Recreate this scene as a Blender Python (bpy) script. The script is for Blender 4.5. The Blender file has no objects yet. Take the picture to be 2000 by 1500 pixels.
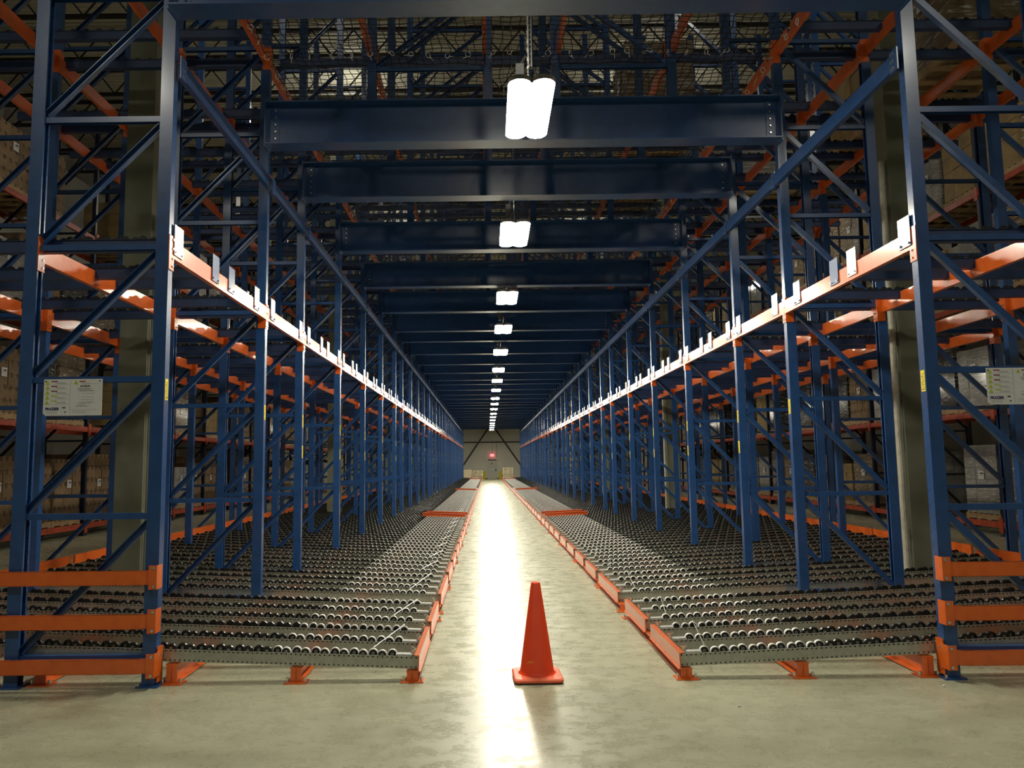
import bpy, math, random
from mathutils import Vector, Matrix
random.seed(7)
PI = math.pi
SC = bpy.context.scene
COL = SC.collection

# ---------------------------------------------------------------- camera
FPX, PITCH, ROLL, YAW = 1517.7, 0.1032, 0.0112, -0.0032
CX0, CAMH, CAMX = 945.6, 1.5703, -0.4338
cd = bpy.data.cameras.new('camera'); cam = bpy.data.objects.new('camera', cd); COL.objects.link(cam)
cd.sensor_width = 36.0; cd.lens = FPX / 2000 * 36.0; cd.shift_x = (1000 - CX0) / 2000
cd.clip_start = 0.05; cd.clip_end = 300
_x = Vector((math.cos(YAW), -math.sin(YAW), 0)); _y = Vector((math.sin(YAW), math.cos(YAW), 0)); _z = Vector((0, 0, 1))
_f = _y * math.cos(PITCH) + _z * math.sin(PITCH); _u = -_y * math.sin(PITCH) + _z * math.cos(PITCH)
_r = _x * math.cos(ROLL) - _u * math.sin(ROLL); _u2 = _x * math.sin(ROLL) + _u * math.cos(ROLL)
M = Matrix((( _r.x, _u2.x, -_f.x, CAMX), (_r.y, _u2.y, -_f.y, 0), (_r.z, _u2.z, -_f.z, CAMH), (0, 0, 0, 1)))
cam.matrix_world = M
SC.camera = cam
# ---------------------------------------------------------------- world, view, big lights
w = bpy.data.worlds.new('world'); SC.world = w; w.use_nodes = True
w.node_tree.nodes['Background'].inputs[0].default_value = (0.5, 0.55, 0.6, 1)
w.node_tree.nodes['Background'].inputs[1].default_value = 0.05
SC.view_settings.view_transform = 'Standard'; SC.view_settings.look = 'None'
SC.view_settings.gamma = 1; SC.view_settings.use_curve_mapping = False
SC.view_settings.exposure = 0.18
SC.cycles.max_bounces = 6; SC.cycles.diffuse_bounces = 3; SC.cycles.glossy_bounces = 3
SC.cycles.sample_clamp_indirect = 6.0
SC.cycles.use_denoising = True; SC.cycles.adaptive_threshold = 0.02

LAMP_STRENGTH = 150.0        # diffusers of the aisle fixtures
def area(name, loc, sx, sy, power, color=(1, .95, .82), rot=(0, 0, 0)):
    l = bpy.data.lights.new(name, 'AREA'); l.shape = 'RECTANGLE'; l.size = sx; l.size_y = sy
    l.energy = power; l.color = color
    o = bpy.data.objects.new(name, l); o.location = loc; o.rotation_euler = rot; COL.objects.link(o); return o
# high-bay lamps of the crossing aisle (behind the camera) and of the two side aisles
for x in (-7.5, 0, 7.5):
    area('cross_aisle_lamp', (x, -3.5, 9.5), 0.6, 1.4, 215)
for y in (12, 24, 36, 50):
    for s in (-1, 1):
        area('side_aisle_lamp', (s * 8.0, y, 9.8), 0.6, 1.4, 65, (1, .93, .78))

for y in (10, 20, 32):  # unseen point lights added to brighten the roof deck
    for s in (-1, 1):
        l = bpy.data.lights.new('roof_fill_light', 'POINT'); l.energy = 60; l.shadow_soft_size = .25; l.color = (1, .96, .84)
        o = bpy.data.objects.new('roof_fill_light', l); o.location = (s * 4.0, y, 10.9); COL.objects.link(o)

# ---------------------------------------------------------------- frame positions along the aisle
OFF = 0.187
FR = [5.64 + OFF]
y = 8.24 + OFF
while y < 79:
    for d in (0, 1.75, 4.35, 6.95, 9.55):
        if y + d < 80: FR.append(y + d)
    y += 12.15
NB = len(FR) - 1
ORD = ('first second third fourth fifth sixth seventh eighth ninth tenth eleventh twelfth thirteenth fourteenth fifteenth sixteenth '
       'seventeenth eighteenth nineteenth twentieth').split()
def ordn(i):
    if i < 20: return ORD[i]
    t = {2: 'twenty', 3: 'thirty', 4: 'forty', 5: 'fifty', 6: 'sixty'}[(i + 1) // 10]; u = (i + 1) % 10
    return {'twenty': 'twentieth', 'thirty': 'thirtieth', 'forty': 'fortieth', 'fifty': 'fiftieth', 'sixty': 'sixtieth'}[t] if u == 0 else t + '-' + ORD[u - 1]
SIDE = {-1: 'left', 1: 'right'}

# ---------------------------------------------------------------- materials
def newmat(name):
    m = bpy.data.materials.new(name); m.use_nodes = True
    nt = m.node_tree; b = nt.nodes['Principled BSDF']; return m, nt, b
def N(nt, t, **k):
    n = nt.nodes.new(t)
    for a, v in k.items(): setattr(n, a, v)
    return n
def mathn(nt, op, a, b=None, c=None):
    n = N(nt, 'ShaderNodeMath', operation=op)
    for i, v in enumerate((a, b, c)):
        if v is None: continue
        if isinstance(v, (int, float)): n.inputs[i].default_value = v
        else: nt.links.new(v, n.inputs[i])
    return n.outputs[0]
def mixc(nt, fac, a, b):
    n = N(nt, 'ShaderNodeMix', data_type='RGBA')
    if isinstance(fac, (int, float)): n.inputs[0].default_value = fac
    else: nt.links.new(fac, n.inputs[0])
    for i, v in ((6, a), (7, b)):
        if isinstance(v, tuple): n.inputs[i].default_value = v if len(v) == 4 else v + (1,)
        else: nt.links.new(v, n.inputs[i])
    return n.outputs[2]
def ramp(nt, fac, p0, p1):
    n = N(nt, 'ShaderNodeMapRange'); nt.links.new(fac, n.inputs[0])
    n.inputs[1].default_value = p0; n.inputs[2].default_value = p1; return n.outputs[0]
def noise(nt, vec, scale, detail=4, rough=.55):
    n = N(nt, 'ShaderNodeTexNoise'); n.inputs['Scale'].default_value = scale; n.inputs['Detail'].default_value = detail
    n.inputs['Roughness'].default_value = rough
    if vec is not None: nt.links.new(vec, n.inputs['Vector'])
    return n.outputs[0]
def objc(nt): return N(nt, 'ShaderNodeTexCoord').outputs['Object']
def scaled(nt, vec, s):
    n = N(nt, 'ShaderNodeMapping'); nt.links.new(vec, n.inputs[0]); n.inputs['Scale'].default_value = s; return n.outputs[0]
def bump(nt, b, h, strength, dist=.01):
    n = N(nt, 'ShaderNodeBump'); n.inputs['Strength'].default_value = strength; n.inputs['Distance'].default_value = dist
    nt.links.new(h, n.inputs['Height']); nt.links.new(n.outputs[0], b.inputs['Normal'])

def paint(name, col, rough=.35, metallic=0, wear=None, nscale=14, spec=.5, dots=None, coat=0):
    m, nt, b = newmat(name)
    b.inputs['Roughness'].default_value = rough; b.inputs['Metallic'].default_value = metallic
    b.inputs['Specular IOR Level'].default_value = spec
    b.inputs['Coat Weight'].default_value = coat; b.inputs['Coat Roughness'].default_value = .15
    co = objc(nt)
    f = noise(nt, co, nscale)
    c2 = wear or tuple(x * .72 for x in col)
    c = mixc(nt, ramp(nt, f, .42, .72), tuple(col), tuple(c2))
    if dots:
        sp = N(nt, 'ShaderNodeSeparateXYZ'); nt.links.new(co, sp.inputs[0])
        if dots == 'post':      # punched holes of the posts, two columns
            ay = mathn(nt, 'ABSOLUTE', sp.outputs['Y']); dy = mathn(nt, 'SUBTRACT', ay, .022)
            sh = mathn(nt, 'MULTIPLY', mathn(nt, 'SIGN', sp.outputs['Y']), .012)
            zz = mathn(nt, 'FRACT', mathn(nt, 'DIVIDE', mathn(nt, 'ADD', sp.outputs['Z'], sh), .1))
            dz = mathn(nt, 'MULTIPLY', mathn(nt, 'SUBTRACT', zz, .5), .1); rad = .0062
        else:                   # punched holes of the roller rails, one row under the rim and one above the foot
            dx = mathn(nt, 'FRACT', mathn(nt, 'DIVIDE', sp.outputs['X'], .0355))
            dy = mathn(nt, 'MULTIPLY', mathn(nt, 'SUBTRACT', dx, .5), .0355)
            dz = mathn(nt, 'SUBTRACT', mathn(nt, 'ABSOLUTE', mathn(nt, 'SUBTRACT', sp.outputs['Z'], .045)), .033); rad = .0055
        d = mathn(nt, 'SQRT', mathn(nt, 'ADD', mathn(nt, 'MULTIPLY', dy, dy), mathn(nt, 'MULTIPLY', dz, dz)))
        hole = mathn(nt, 'LESS_THAN', d, rad)
        c = mixc(nt, hole, c, (.006, .006, .008))
    nt.links.new(c, b.inputs['Base Color'])
    bump(nt, b, f, .12, .004)
    return m

BLUE = (.017, .068, .215)
m_blue = paint('blue_paint', BLUE, .3, wear=(.013, .052, .165), nscale=9, coat=.3)
m_bluepost = paint('blue_post_paint', BLUE, .3, wear=(.013, .052, .165), nscale=9, dots='post', coat=.45)
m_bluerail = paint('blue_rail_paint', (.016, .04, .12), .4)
m_orange = paint('orange_paint', (.68, .125, .012), .33, wear=(.6, .1, .008), nscale=12, coat=.7)
m_red = paint('red_brown_paint', (.42, .055, .014), .45, wear=(.22, .03, .01), nscale=10)
m_navy = paint('dark_navy_paint', (.008, .012, .035), .45)
m_galv = paint('galvanised_steel', (.42, .43, .38), .27, metallic=.55, wear=(.33, .34, .3), nscale=25, dots='rail')
m_zinc = paint('zinc_steel', (.68, .69, .66), .32, metallic=.45, wear=(.5, .5, .47), nscale=30)
m_bolt = paint('bright_bolt', (.75, .75, .72), .22, metallic=.9)
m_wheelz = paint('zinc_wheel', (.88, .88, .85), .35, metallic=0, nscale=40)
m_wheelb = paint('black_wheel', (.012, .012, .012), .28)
m_column = paint('grey_green_column', (.17, .178, .125), .7, wear=(.14, .148, .1), nscale=2.5)
m_wall = paint('grey_wall_panel', (.58, .57, .49), .7, wear=(.53, .52, .45), nscale=.5)
m_door = paint('grey_door', (.5, .49, .41), .5)
m_dark = paint('black_steel', (.012, .012, .011), .6)
m_conduit = paint('pale_conduit', (.5, .49, .4), .5)
m_yellow = paint('yellow_vinyl', (.85, .68, .0), .5, wear=(.8, .62, 0))
m_guardy = paint('yellow_guard', (.5, .42, .01), .55)
m_white = paint('white_plastic', (.66, .67, .66), .4, wear=(.62, .63, .62))
m_ink = paint('black_ink', (.02, .02, .025), .6)
m_inkb = paint('navy_ink', (.01, .01, .12), .6)
m_grey_ink = paint('grey_ink', (.25, .25, .25), .6)
m_signred = paint('red_ink', (.25, .01, .01), .6)
m_signgreen = paint('lime_ink', (.42, .55, .01), .6)
m_tie = paint('white_tie', (.8, .8, .78), .4)
m_net = paint('black_net', (.006, .006, .006), .7)
m_cone = paint('red_orange_cone', (.82, .06, .008), .5, wear=(.76, .05, .006), nscale=6)
m_conebase = paint('orange_cone_base', (.86, .16, .07), .5, wear=(.78, .12, .05), nscale=10)
m_scuff = paint('yellow_scuff', (.85, .45, .03), .6)
m_rubber = paint('black_rubber', (.01, .01, .01), .8)
m_wood = paint('pallet_wood', (.42, .3, .16), .8, wear=(.3, .2, .1), nscale=6)
m_woodpale = paint('pale_wood', (.78, .66, .42), .75, wear=(.66, .52, .3), nscale=5)
m_steelgrey = paint('grey_steel_housing', (.4, .4, .38), .4, metallic=.4)

def cartons(name, col, wrap, printed=False):
    m, nt, b = newmat(name); co = objc(nt)
    f = noise(nt, co, 3, 6)
    c = mixc(nt, ramp(nt, f, .35, .7), col, tuple(x * .6 for x in col))
    if printed:
        sp = N(nt, 'ShaderNodeSeparateXYZ'); nt.links.new(co, sp.inputs[0])
        hs = []
        for ax, per in (('Y', .2), ('Z', .3)):
            q = mathn(nt, 'FRACT', mathn(nt, 'DIVIDE', sp.outputs[ax], per))
            hs.append(mathn(nt, 'LESS_THAN', mathn(nt, 'ABSOLUTE', mathn(nt, 'SUBTRACT', q, .5)), .2))
        c = mixc(nt, mathn(nt, 'MULTIPLY', hs[0], hs[1]), c, tuple(x * .38 for x in col))
    if wrap:
        g = noise(nt, scaled(nt, co, (2, 2, 14)), 2.2, 5)
        c = mixc(nt, ramp(nt, g, .56, .66), c, (.6, .6, .56))
        b.inputs['Coat Weight'].default_value = .9; b.inputs['Coat Roughness'].default_value = .12
        bump(nt, b, g, .8, .05)
    b.inputs['Roughness'].default_value = .75
    nt.links.new(c, b.inputs['Base Color']); return m
m_box = [cartons('brown_cartons', (.3, .2, .11), False, True), cartons('wrapped_brown_cartons', (.27, .19, .11), True),
         cartons('wrapped_grey_cartons', (.42, .41, .38), True), cartons('dark_wrapped_goods', (.05, .045, .04), True),
         cartons('yellow_brown_cartons', (.38, .27, .12), False, False)]

def emit(name, col, s):
    m, nt, b = newmat(name); b.inputs['Base Color'].default_value = (.9, .9, .9, 1)
    b.inputs['Emission Color'].default_value = col + (1,); b.inputs['Emission Strength'].default_value = s; return m
m_lamp = emit('lamp_diffuser', (1, .93, .76), LAMP_STRENGTH)
m_exit = emit('exit_sign_face', (1, .08, .12), 2.5)

def floor_mat():
    m, nt, b = newmat('polished_concrete'); co = objc(nt)
    f1 = noise(nt, co, .35, 5); f2 = noise(nt, scaled(nt, co, (.8, 1.7, 1)), 1.5, 9, .68); f3 = noise(nt, co, 45, 3)
    c = mixc(nt, ramp(nt, f1, .35, .65), (.37, .375, .27), (.30, .305, .21))
    c = mixc(nt, mathn(nt, 'MULTIPLY', ramp(nt, f2, .47, .68), .62), c, (.18, .18, .115))
    c = mixc(nt, mathn(nt, 'MULTIPLY', ramp(nt, f3, .62, .8), .3), c, (.14, .13, .09))
    sp = N(nt, 'ShaderNodeSeparateXYZ'); nt.links.new(co, sp.inputs[0])
    wob = mathn(nt, 'MULTIPLY', noise(nt, co, 3, 3), .03)
    q = mathn(nt, 'FRACT', mathn(nt, 'DIVIDE', mathn(nt, 'ADD', mathn(nt, 'SUBTRACT', sp.outputs['Y'], 8.42 - 6.1), wob), 12.2))
    jn = mathn(nt, 'LESS_THAN', mathn(nt, 'ABSOLUTE', mathn(nt, 'SUBTRACT', q, .5)), .0009)
    c = mixc(nt, mathn(nt, 'MULTIPLY', jn, .7), c, (.1, .09, .06))
    nt.links.new(c, b.inputs['Base Color'])
    r = mathn(nt, 'ADD', .12, mathn(nt, 'MULTIPLY', f2, .24)); r = mathn(nt, 'ADD', r, mathn(nt, 'MULTIPLY', ramp(nt, f3, .5, .8), .12))
    f4 = noise(nt, scaled(nt, co, (1, 1.5, 1)), 5, 6, .7)
    r = mathn(nt, 'ADD', r, mathn(nt, 'MULTIPLY', ramp(nt, f4, .45, .62), .16))
    nt.links.new(r, b.inputs['Roughness']); b.inputs['Specular IOR Level'].default_value = .36
    bump(nt, b, f2, .05, .02); return m
m_floor = floor_mat()
def roof_mat():
    m, nt, b = newmat('corrugated_roof_deck'); co = objc(nt)
    wv = N(nt, 'ShaderNodeTexWave', bands_direction='Y'); nt.links.new(co, wv.inputs[0]); wv.inputs['Scale'].default_value = 2.0
    nt.links.new(mixc(nt, wv.outputs[1], (.5, .49, .38), (.6, .59, .46)), b.inputs['Base Color'])
    bump(nt, b, wv.outputs[1], .8, .05); b.inputs['Roughness'].default_value = .6; return m
m_roof = roof_mat()

# ---------------------------------------------------------------- mesh builder
class MB:
    def __init__(s): s.v = []; s.f = []; s.m = []
    def quadbox(s, pts, mi=0):
        b = len(s.v); s.v += [tuple(p) for p in pts]
        for q in ((0, 3, 2, 1), (4, 5, 6, 7), (0, 1, 5, 4), (1, 2, 6, 5), (2, 3, 7, 6), (3, 0, 4, 7)):
            s.f.append(tuple(b + i for i in q)); s.m.append(mi)
    def box(s, x0, x1, y0, y1, z0, z1, mi=0):
        s.quadbox([(x0, y0, z0), (x1, y0, z0), (x1, y1, z0), (x0, y1, z0), (x0, y0, z1), (x1, y0, z1), (x1, y1, z1), (x0, y1, z1)], mi)
    def prism(s, prof, p, q, up=(0, 0, 1), mi=0, cap=True):
        """extrude a closed 2D profile (a = sideways, b = up) from p to q"""
        p = Vector(p); q = Vector(q); d = (q - p).normalized(); up = Vector(up)
        sx = d.cross(up).normalized(); uy = sx.cross(d).normalized(); b = len(s.v); n = len(prof)
        for o in (p, q):
            for a, c in prof: s.v.append(tuple(o + sx * a + uy * c))
        for i in range(n):
            j = (i + 1) % n; s.f.append((b + i, b + j, b + n + j, b + n + i)); s.m.append(mi)
        if cap:
            s.f.append(tuple(b + i for i in range(n))[::-1]); s.m.append(mi)
            s.f.append(tuple(b + n + i for i in range(n))); s.m.append(mi)
    def tube(s, p, q, r, n=8, mi=0, cap=True):
        up = (0, 0, 1) if abs((Vector(q) - Vector(p)).normalized().z) < .95 else (1, 0, 0)
        s.prism([(r * math.cos(2 * PI * i / n), r * math.sin(2 * PI * i / n)) for i in range(n)], p, q, up, mi, cap)
    def bar(s, p, q, w, h, up=(0, 0, 1), mi=0):
        s.prism([(-w / 2, -h / 2), (w / 2, -h / 2), (w / 2, h / 2), (-w / 2, h / 2)], p, q, up, mi)
    def lathe(s, c, prof, n=24, axis='Z', mi=0, mis=None):
        b = len(s.v)
        for r, t in prof:
            for i in range(n):
                a = 2 * PI * i / n; u, v = r * math.cos(a), r * math.sin(a)
                s.v.append((c[0] + u, c[1] + v, c[2] + t) if axis == 'Z' else (c[0] + u, c[1] + t, c[2] + v))
        for k in range(len(prof) - 1):
            for i in range(n):
                j = (i + 1) % n; s.f.append((b + k * n + i, b + k * n + j, b + (k + 1) * n + j, b + (k + 1) * n + i))
                s.m.append(mis[k] if mis else mi)
    def mesh(s, name, mats, smooth=False):
        me = bpy.data.meshes.new(name); me.from_pydata(s.v, [], s.f)
        for m in (mats if isinstance(mats, (list, tuple)) else [mats]): me.materials.append(m)
        me.polygons.foreach_set('material_index', s.m)
        if smooth: me.polygons.foreach_set('use_smooth', [True] * len(me.polygons))
        me.update(); return me
    def build(s, name, mats, parent=None, loc=(0, 0, 0), rot=(0, 0, 0), smooth=False):
        return inst(name, s.mesh(name, mats, smooth), parent, loc, rot)
def inst(name, me, parent=None, loc=(0, 0, 0), rot=(0, 0, 0)):
    o = bpy.data.objects.new(name, me); COL.objects.link(o); o.parent = parent; o.location = loc; o.rotation_euler = rot; return o
def tag(o, label, cat, group=None):
    o['label'] = label; o['category'] = cat; o['kind'] = 'thing'
    if group: o['group'] = group
    return o
def thing(name, label, cat, loc=(0, 0, 0), rz=0, group=None):
    return tag(inst(name, None, None, loc, (0, 0, rz)), label, cat, group)
def stuff(o): o['kind'] = 'stuff'; return o
def struct(o): o['kind'] = 'structure'; return o
def copy_tree(o, parent=None):
    c = o.copy(); COL.objects.link(c); c.parent = parent
    for ch in KIDS.get(o.name, ()) or list(o.children): copy_tree(ch, c)
    return c
KIDS = {}
def dup(o, label, loc, rz=0, group=None):
    c = copy_tree(o); c['label'] = label; c.location = loc; c.rotation_euler.z = rz
    if group: c['group'] = group
    return c
def chan(w, h, t):   # C section, open upwards, centred
    return [(-w / 2, -h / 2), (w / 2, -h / 2), (w / 2, h / 2), (w / 2 - t, h / 2), (w / 2 - t, -h / 2 + t), (-w / 2 + t, -h / 2 + t), (-w / 2 + t, h / 2), (-w / 2, h / 2)]

# ================================================================ the setting
mb = MB(); mb.box(-14, 14, -26, 85, -.1, 0); struct(mb.build('floor', m_floor))
mb = MB(); mb.box(-14, 14, 84.3, 84.6, 0, 12)
for x in [i * 1.05 - 13.65 for i in range(27)]: mb.box(x, x + .015, 84.285, 84.3, 0, 12)
wall = struct(mb.build('wall_far', m_wall))
mb = MB(); mb.box(-14.2, -14, -26, 85, 0, 12); struct(mb.build('wall_left', m_wall))
mb = MB(); mb.box(14, 14.2, -26, 85, 0, 12); struct(mb.build('wall_right', m_wall))
mb = MB(); mb.box(-14.2, 14.2, -26.2, -26, 0, 12); struct(mb.build('wall_back', m_wall))
mb = MB(); mb.box(-14.2, 14.2, -26.2, 85, 12, 12.2); struct(mb.build('ceiling', m_roof))
mb = MB(); mb.box(-14, 14, 84.22, 84.3, 0, .14); struct(mb.build('baseboard_far', m_dark))
# dark girt and the two slanting braces in front of the far wall
mb = MB(); mb.box(-13, 13, 84.1, 84.28, 3.9, 4.02); struct(mb.build('trim_1', m_dark))
for i, s in enumerate((-1, 1)):
    mb = MB(); mb.bar((.03 + s * .25, 83.9, 5.6), (.03 + s * 4.1, 83.9, .0), .16, .16, (0, 1, 0)); struct(mb.build('trim_%d' % (i + 2), m_dark))
# door with its fittings
mb = MB(); mb.box(-.46, .62, 84.2, 84.29, .02, 2.0); door = struct(mb.build('door_1', m_door))
mb = MB(); mb.box(-.3, .35, 84.1, 84.2, .92, 1.0); mb.build('push_bar', m_white, door)
mb = MB(); mb.box(.38, .5, 84.1, 84.2, .88, 1.04); mb.build('lock_box', m_dark, door)
mb = MB(); mb.box(-.38, .5, 84.1, 84.2, 2.02, 2.1); mb.build('door_closer', m_dark, door)
mb = MB(); mb.box(-.05, .1, 84.15, 84.2, 1.6, 1.7); mb.build('door_viewer', m_dark, door)
t = thing('exit_sign', 'small glowing red exit sign above the door in the far wall', 'sign', (.08, 84.1, 2.42))
mb = MB(); mb.box(-.2, .2, -.04, .04, 0, .26); mb.build('sign_face', m_exit, t)
mb = MB(); mb.tube((0, 0, .26), (0, 0, 1.5), .012, 6); mb.build('hanging_rod', m_dark, t)
mb = MB()
for zx in ((-.95, 3.0), (-.85, 2.35)): mb.box(zx[0] - .06, zx[0] + .06, 84.1, 84.28, zx[1], zx[1] + .12)
mb.bar((-.95, 84.2, 3), (-.85, 84.2, 2.4), .02, .02); mb.tube((-.9, 84.25, .1), (-.9, 84.25, 2.4), .015, 6)
tag(mb.build('wall_camera', m_white), 'small white camera and conduit on the far wall left of the door', 'camera')
t = thing('wall_lamp', 'small white lamp on conduit at the upper right corner of the far door', 'lamp', (.55, 84.2, 2.1))
mb = MB(); mb.lathe((0, -.05, 0), [(0, -.05), (.08, -.03), (.09, .04), (0, .06)], 12, 'Y'); mb.build('lamp_head', m_white, t)
mb = MB(); mb.tube((0, .04, .05), (0, .04, 1.8), .015, 6); mb.build('conduit', m_dark, t)
for s, x0, x1, lab in ((-1, -.95, -.62, 'left'), (1, .74, 1.12, 'right')):
    t = thing('door_guard', 'yellow steel guard at the %s side of the far door' % lab, 'guard', ((x0 + x1) / 2, 83.7, 0), 0, 'yellow door guards')
    mb = MB(); h = (x1 - x0) / 2
    mb.box(-h, h, -.06, .06, 0, .84); mb.box(-h - .05, h + .05, -.12, .12, 0, .02); mb.build('guard_plate', m_guardy, t)
# pallets by the far wall
def pallet_mesh(mat, L=1.2, W=1.0, seed=0):
    b = MB()
    for k in range(7): x = -L / 2 + k * (L - .12) / 6; b.box(x, x + .12, -W / 2, W / 2, .115, .135)
    for k in range(3): b.box(-L / 2, L / 2, -W / 2 + k * (W - .05) / 2, -W / 2 + k * (W - .05) / 2 + .05, .02, .115)
    for k in range(4): x = -L / 2 + k * (L - .12) / 3; b.box(x, x + .12, -W / 2, W / 2, 0, .02)
    return b.mesh('pallet', mat)
def pallet_mesh_end(mat):
    b = MB()
    for k in range(7): y = -.6 + k * 1.08 / 6; b.box(-.5, .5, y, y + .12, .115, .135)
    for x in (-.5, -.025, .45): b.box(x, x + .05, -.6, .6, .02, .115)
    for k in range(4): y = -.6 + k * .36; b.box(-.5, .5, y, y + .12, 0, .02)
    return b.mesh('pallet', mat)
pm = pallet_mesh_end(m_woodpale)
for cx, n, lab in ((-1.42, 7, 'left'), (1.6, 9, 'right')):
    for k in range(n):
        o = inst('wooden_pallet', pm, None, (cx + random.uniform(-.04, .04), 79.2 + random.uniform(-.03, .03), k * .137 + (.16 if lab == 'x' else 0)), (0, 0, random.uniform(-.03, .03)))
        tag(o, 'pale wooden pallet in the stack %s of the far door, %s from the floor' % (lab, ordn(k)), 'pallet', 'pallets stacked on the %s by the far wall' % lab)
mb = MB()
for k in range(9): mb.box(-.45 + k * .1, -.38 + k * .1, 0, .03, 0, 1.05)
for z in (.05, .5, .95): mb.box(-.45, .45, .03, .08, z, z + .08)
tag(mb.build('slatted_crate', m_woodpale, None, (-2.5, 80.4, 0), (-.06, 0, 0)), 'pale slatted wooden panel standing beside the left pallet stack', 'panel')
# roof joists
jm = MB()
for z in (11.2, 11.85): jm.box(-14, 14, -.05, .05, z, z + .07)
for k in range(28):
    x = -14 + k; jm.bar((x, 0, 11.25), (x + .5, 0, 11.88), .03, .03, (0, 1, 0)); jm.bar((x + .5, 0, 11.88), (x + 1, 0, 11.25), .03, .03, (0, 1, 0))
jme = jm.mesh('roof_joist', m_dark)
for k in range(18):
    tag(inst('roof_joist', jme, None, (0, 7 + k * 1.75, 0)), 'dark open web steel joist under the roof deck, %s from the front' % ordn(k), 'joist', 'roof joists')

# ================================================================ upright frames
H = 10.4
def post_profile():
    t = .006
    return [(-.05, -.04), (.05, -.04), (.05, -.022), (.044, -.022), (.044, -.034), (-.044, -.034), (-.044, .034), (.044, .034), (.044, .022), (.05, .022), (.05, .04), (-.05, .04)]
def vprism(b, prof, x, y, z0, z1, flip=1, mi=0):
    n = len(prof); o = len(b.v); pts = [(x + flip * a, y + c) for a, c in prof]
    if flip < 0: pts = pts[::-1]
    for z in (z0, z1): b.v += [(a, c, z) for a, c in pts]
    for i in range(n):
        j = (i + 1) % n; b.f.append((o + i, o + j, o + n + j, o + n + i)); b.m.append(mi)
    b.f.append(tuple(o + i for i in range(n))[::-1]); b.f.append(tuple(o + n + i for i in range(n))); b.m += [mi, mi]
ZB = [.2 + 1.02 * k for k in range(10)]
def frame_parts(h=H, z0=0):
    out = []
    for x, fl in ((0, 1), (1, -1)):
        b = MB(); vprism(b, post_profile(), x * 0, 0, z0 + .012, h, fl); out.append(('post', b, m_bluepost, (x, 0, 0)))
    b = MB(); b.box(-.08, .08, -.075, .075, 0, .012)
    for x, y in ((-.065, -.06), (.065, .06)): b.tube((x, y, .012), (x, y, .035), .01, 6, 1)
    for x in (0, 1): out.append(('base_plate', b, [m_blue, m_bolt], (x, 0, 0)))
    zs = [z for z in ZB if z0 < z < h]
    b = MB(); b.prism(chan(.05, .045, .005), (.05, 0, 0), (.95, 0, 0), (0, 0, -1))
    for z in zs: out.append(('horizontal_brace', b, m_blue, (0, 0, z)))
    b = MB(); b.prism(chan(.05, .045, .005), (.95, 0, .05), (.05, 0, .97), (0, 1, 0))
    for z in zs[:-1]: out.append(('diagonal_brace', b, m_blue, (0, 0, z)))
    return out
FP = frame_parts(); PM = {}
def near_frame():
    t = inst('upright_frame', None); cache = {}
    for nm, b, mt, loc in FP:
        key = id(b)
        if key not in cache: cache[key] = b.mesh(nm, mt)
        inst(nm, cache[key], t, loc)
    return t
def far_frame_mesh(blue=m_bluepost, h=H):
    b = MB()
    for nm, q, mt, loc in FP:
        o = len(b.v); b.v += [(x + loc[0], y + loc[1], z + loc[2]) for x, y, z in q.v]
        b.f += [tuple(i + o for i in f) for f in q.f]; b.m += [0] * len(q.f)
    return b.mesh('upright_frame', blue)
# yellow hazard label, on the aisle face of the inner posts
lb = MB(); lb.box(-.0012, 0, -.026, .026, 0, .16, 0)
for k in range(9): lb.box(-.0018, -.0012, -.016 + .004 * (k % 2), -.009, .02 + k * .0135, .029 + k * .0135, 1)
for k in range(7): lb.box(-.0018, -.0012, .002, .008 + .003 * (k % 3), .03 + k * .016, .04 + k * .016, 1)
lb.box(-.0018, -.0012, -.012, .018, .012, .019, 1)
lb_me = lb.mesh('warning_label', [m_yellow, m_ink])
def add_label(root, n, z=2.08):
    for k in range(n):
        o = inst('warning_label', lb_me, root, (-.0502, 0, z - k * .4)); o['label'] = 'yellow warning label'
proto = near_frame(); ffm = far_frame_mesh()
first = True
for i, y in enumerate(FR):
    for s in (-1, 1):
        for c, (xx, desc) in enumerate(((2.9, 'beside the aisle'), (5.3, 'behind the aisle row'))):
            if c == 1 and y > 62: continue
            if i == 0:
                lab = 'blue upright frame %s on the %s, %s' % (desc, SIDE[s], 'with orange guard rails across it' if c == 0 else 'first of its row')
            else:
                lab = 'blue upright frame %s on the %s, %s back from the guard rails' % (desc, SIDE[s], ordn(i))
            g = 'blue upright frames %s' % desc
            rz = 0 if s > 0 else PI
            if y < 36:
                if first: t = proto; first = False; t.location = (s * xx, y, 0); t.rotation_euler.z = rz; tag(t, lab, 'rack frame', g)
                else:
                    t = copy_tree(proto); t['label'] = lab; t['category'] = 'rack frame'; t['group'] = g; t.location = (s * xx, y, 0); t.rotation_euler.z = rz
            else:
                t = tag(inst('upright_frame', ffm, None, (s * xx, y, 0), (0, 0, rz)), lab, 'rack frame', g)
            if i == 0 and s == -1 and c == 0: pass
KIDS.clear()
# labels are added after copying so that each frame has its own number of them
for o in [o for o in COL.objects if o.parent is None and o.name.startswith('upright_frame') and abs(abs(o.location.x) - 2.9) < .01]:
    i = min(range(len(FR)), key=lambda k: abs(FR[k] - o.location.y))
    add_label(o, 1 if i in (0,) or (i == 1) else 2)

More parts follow.
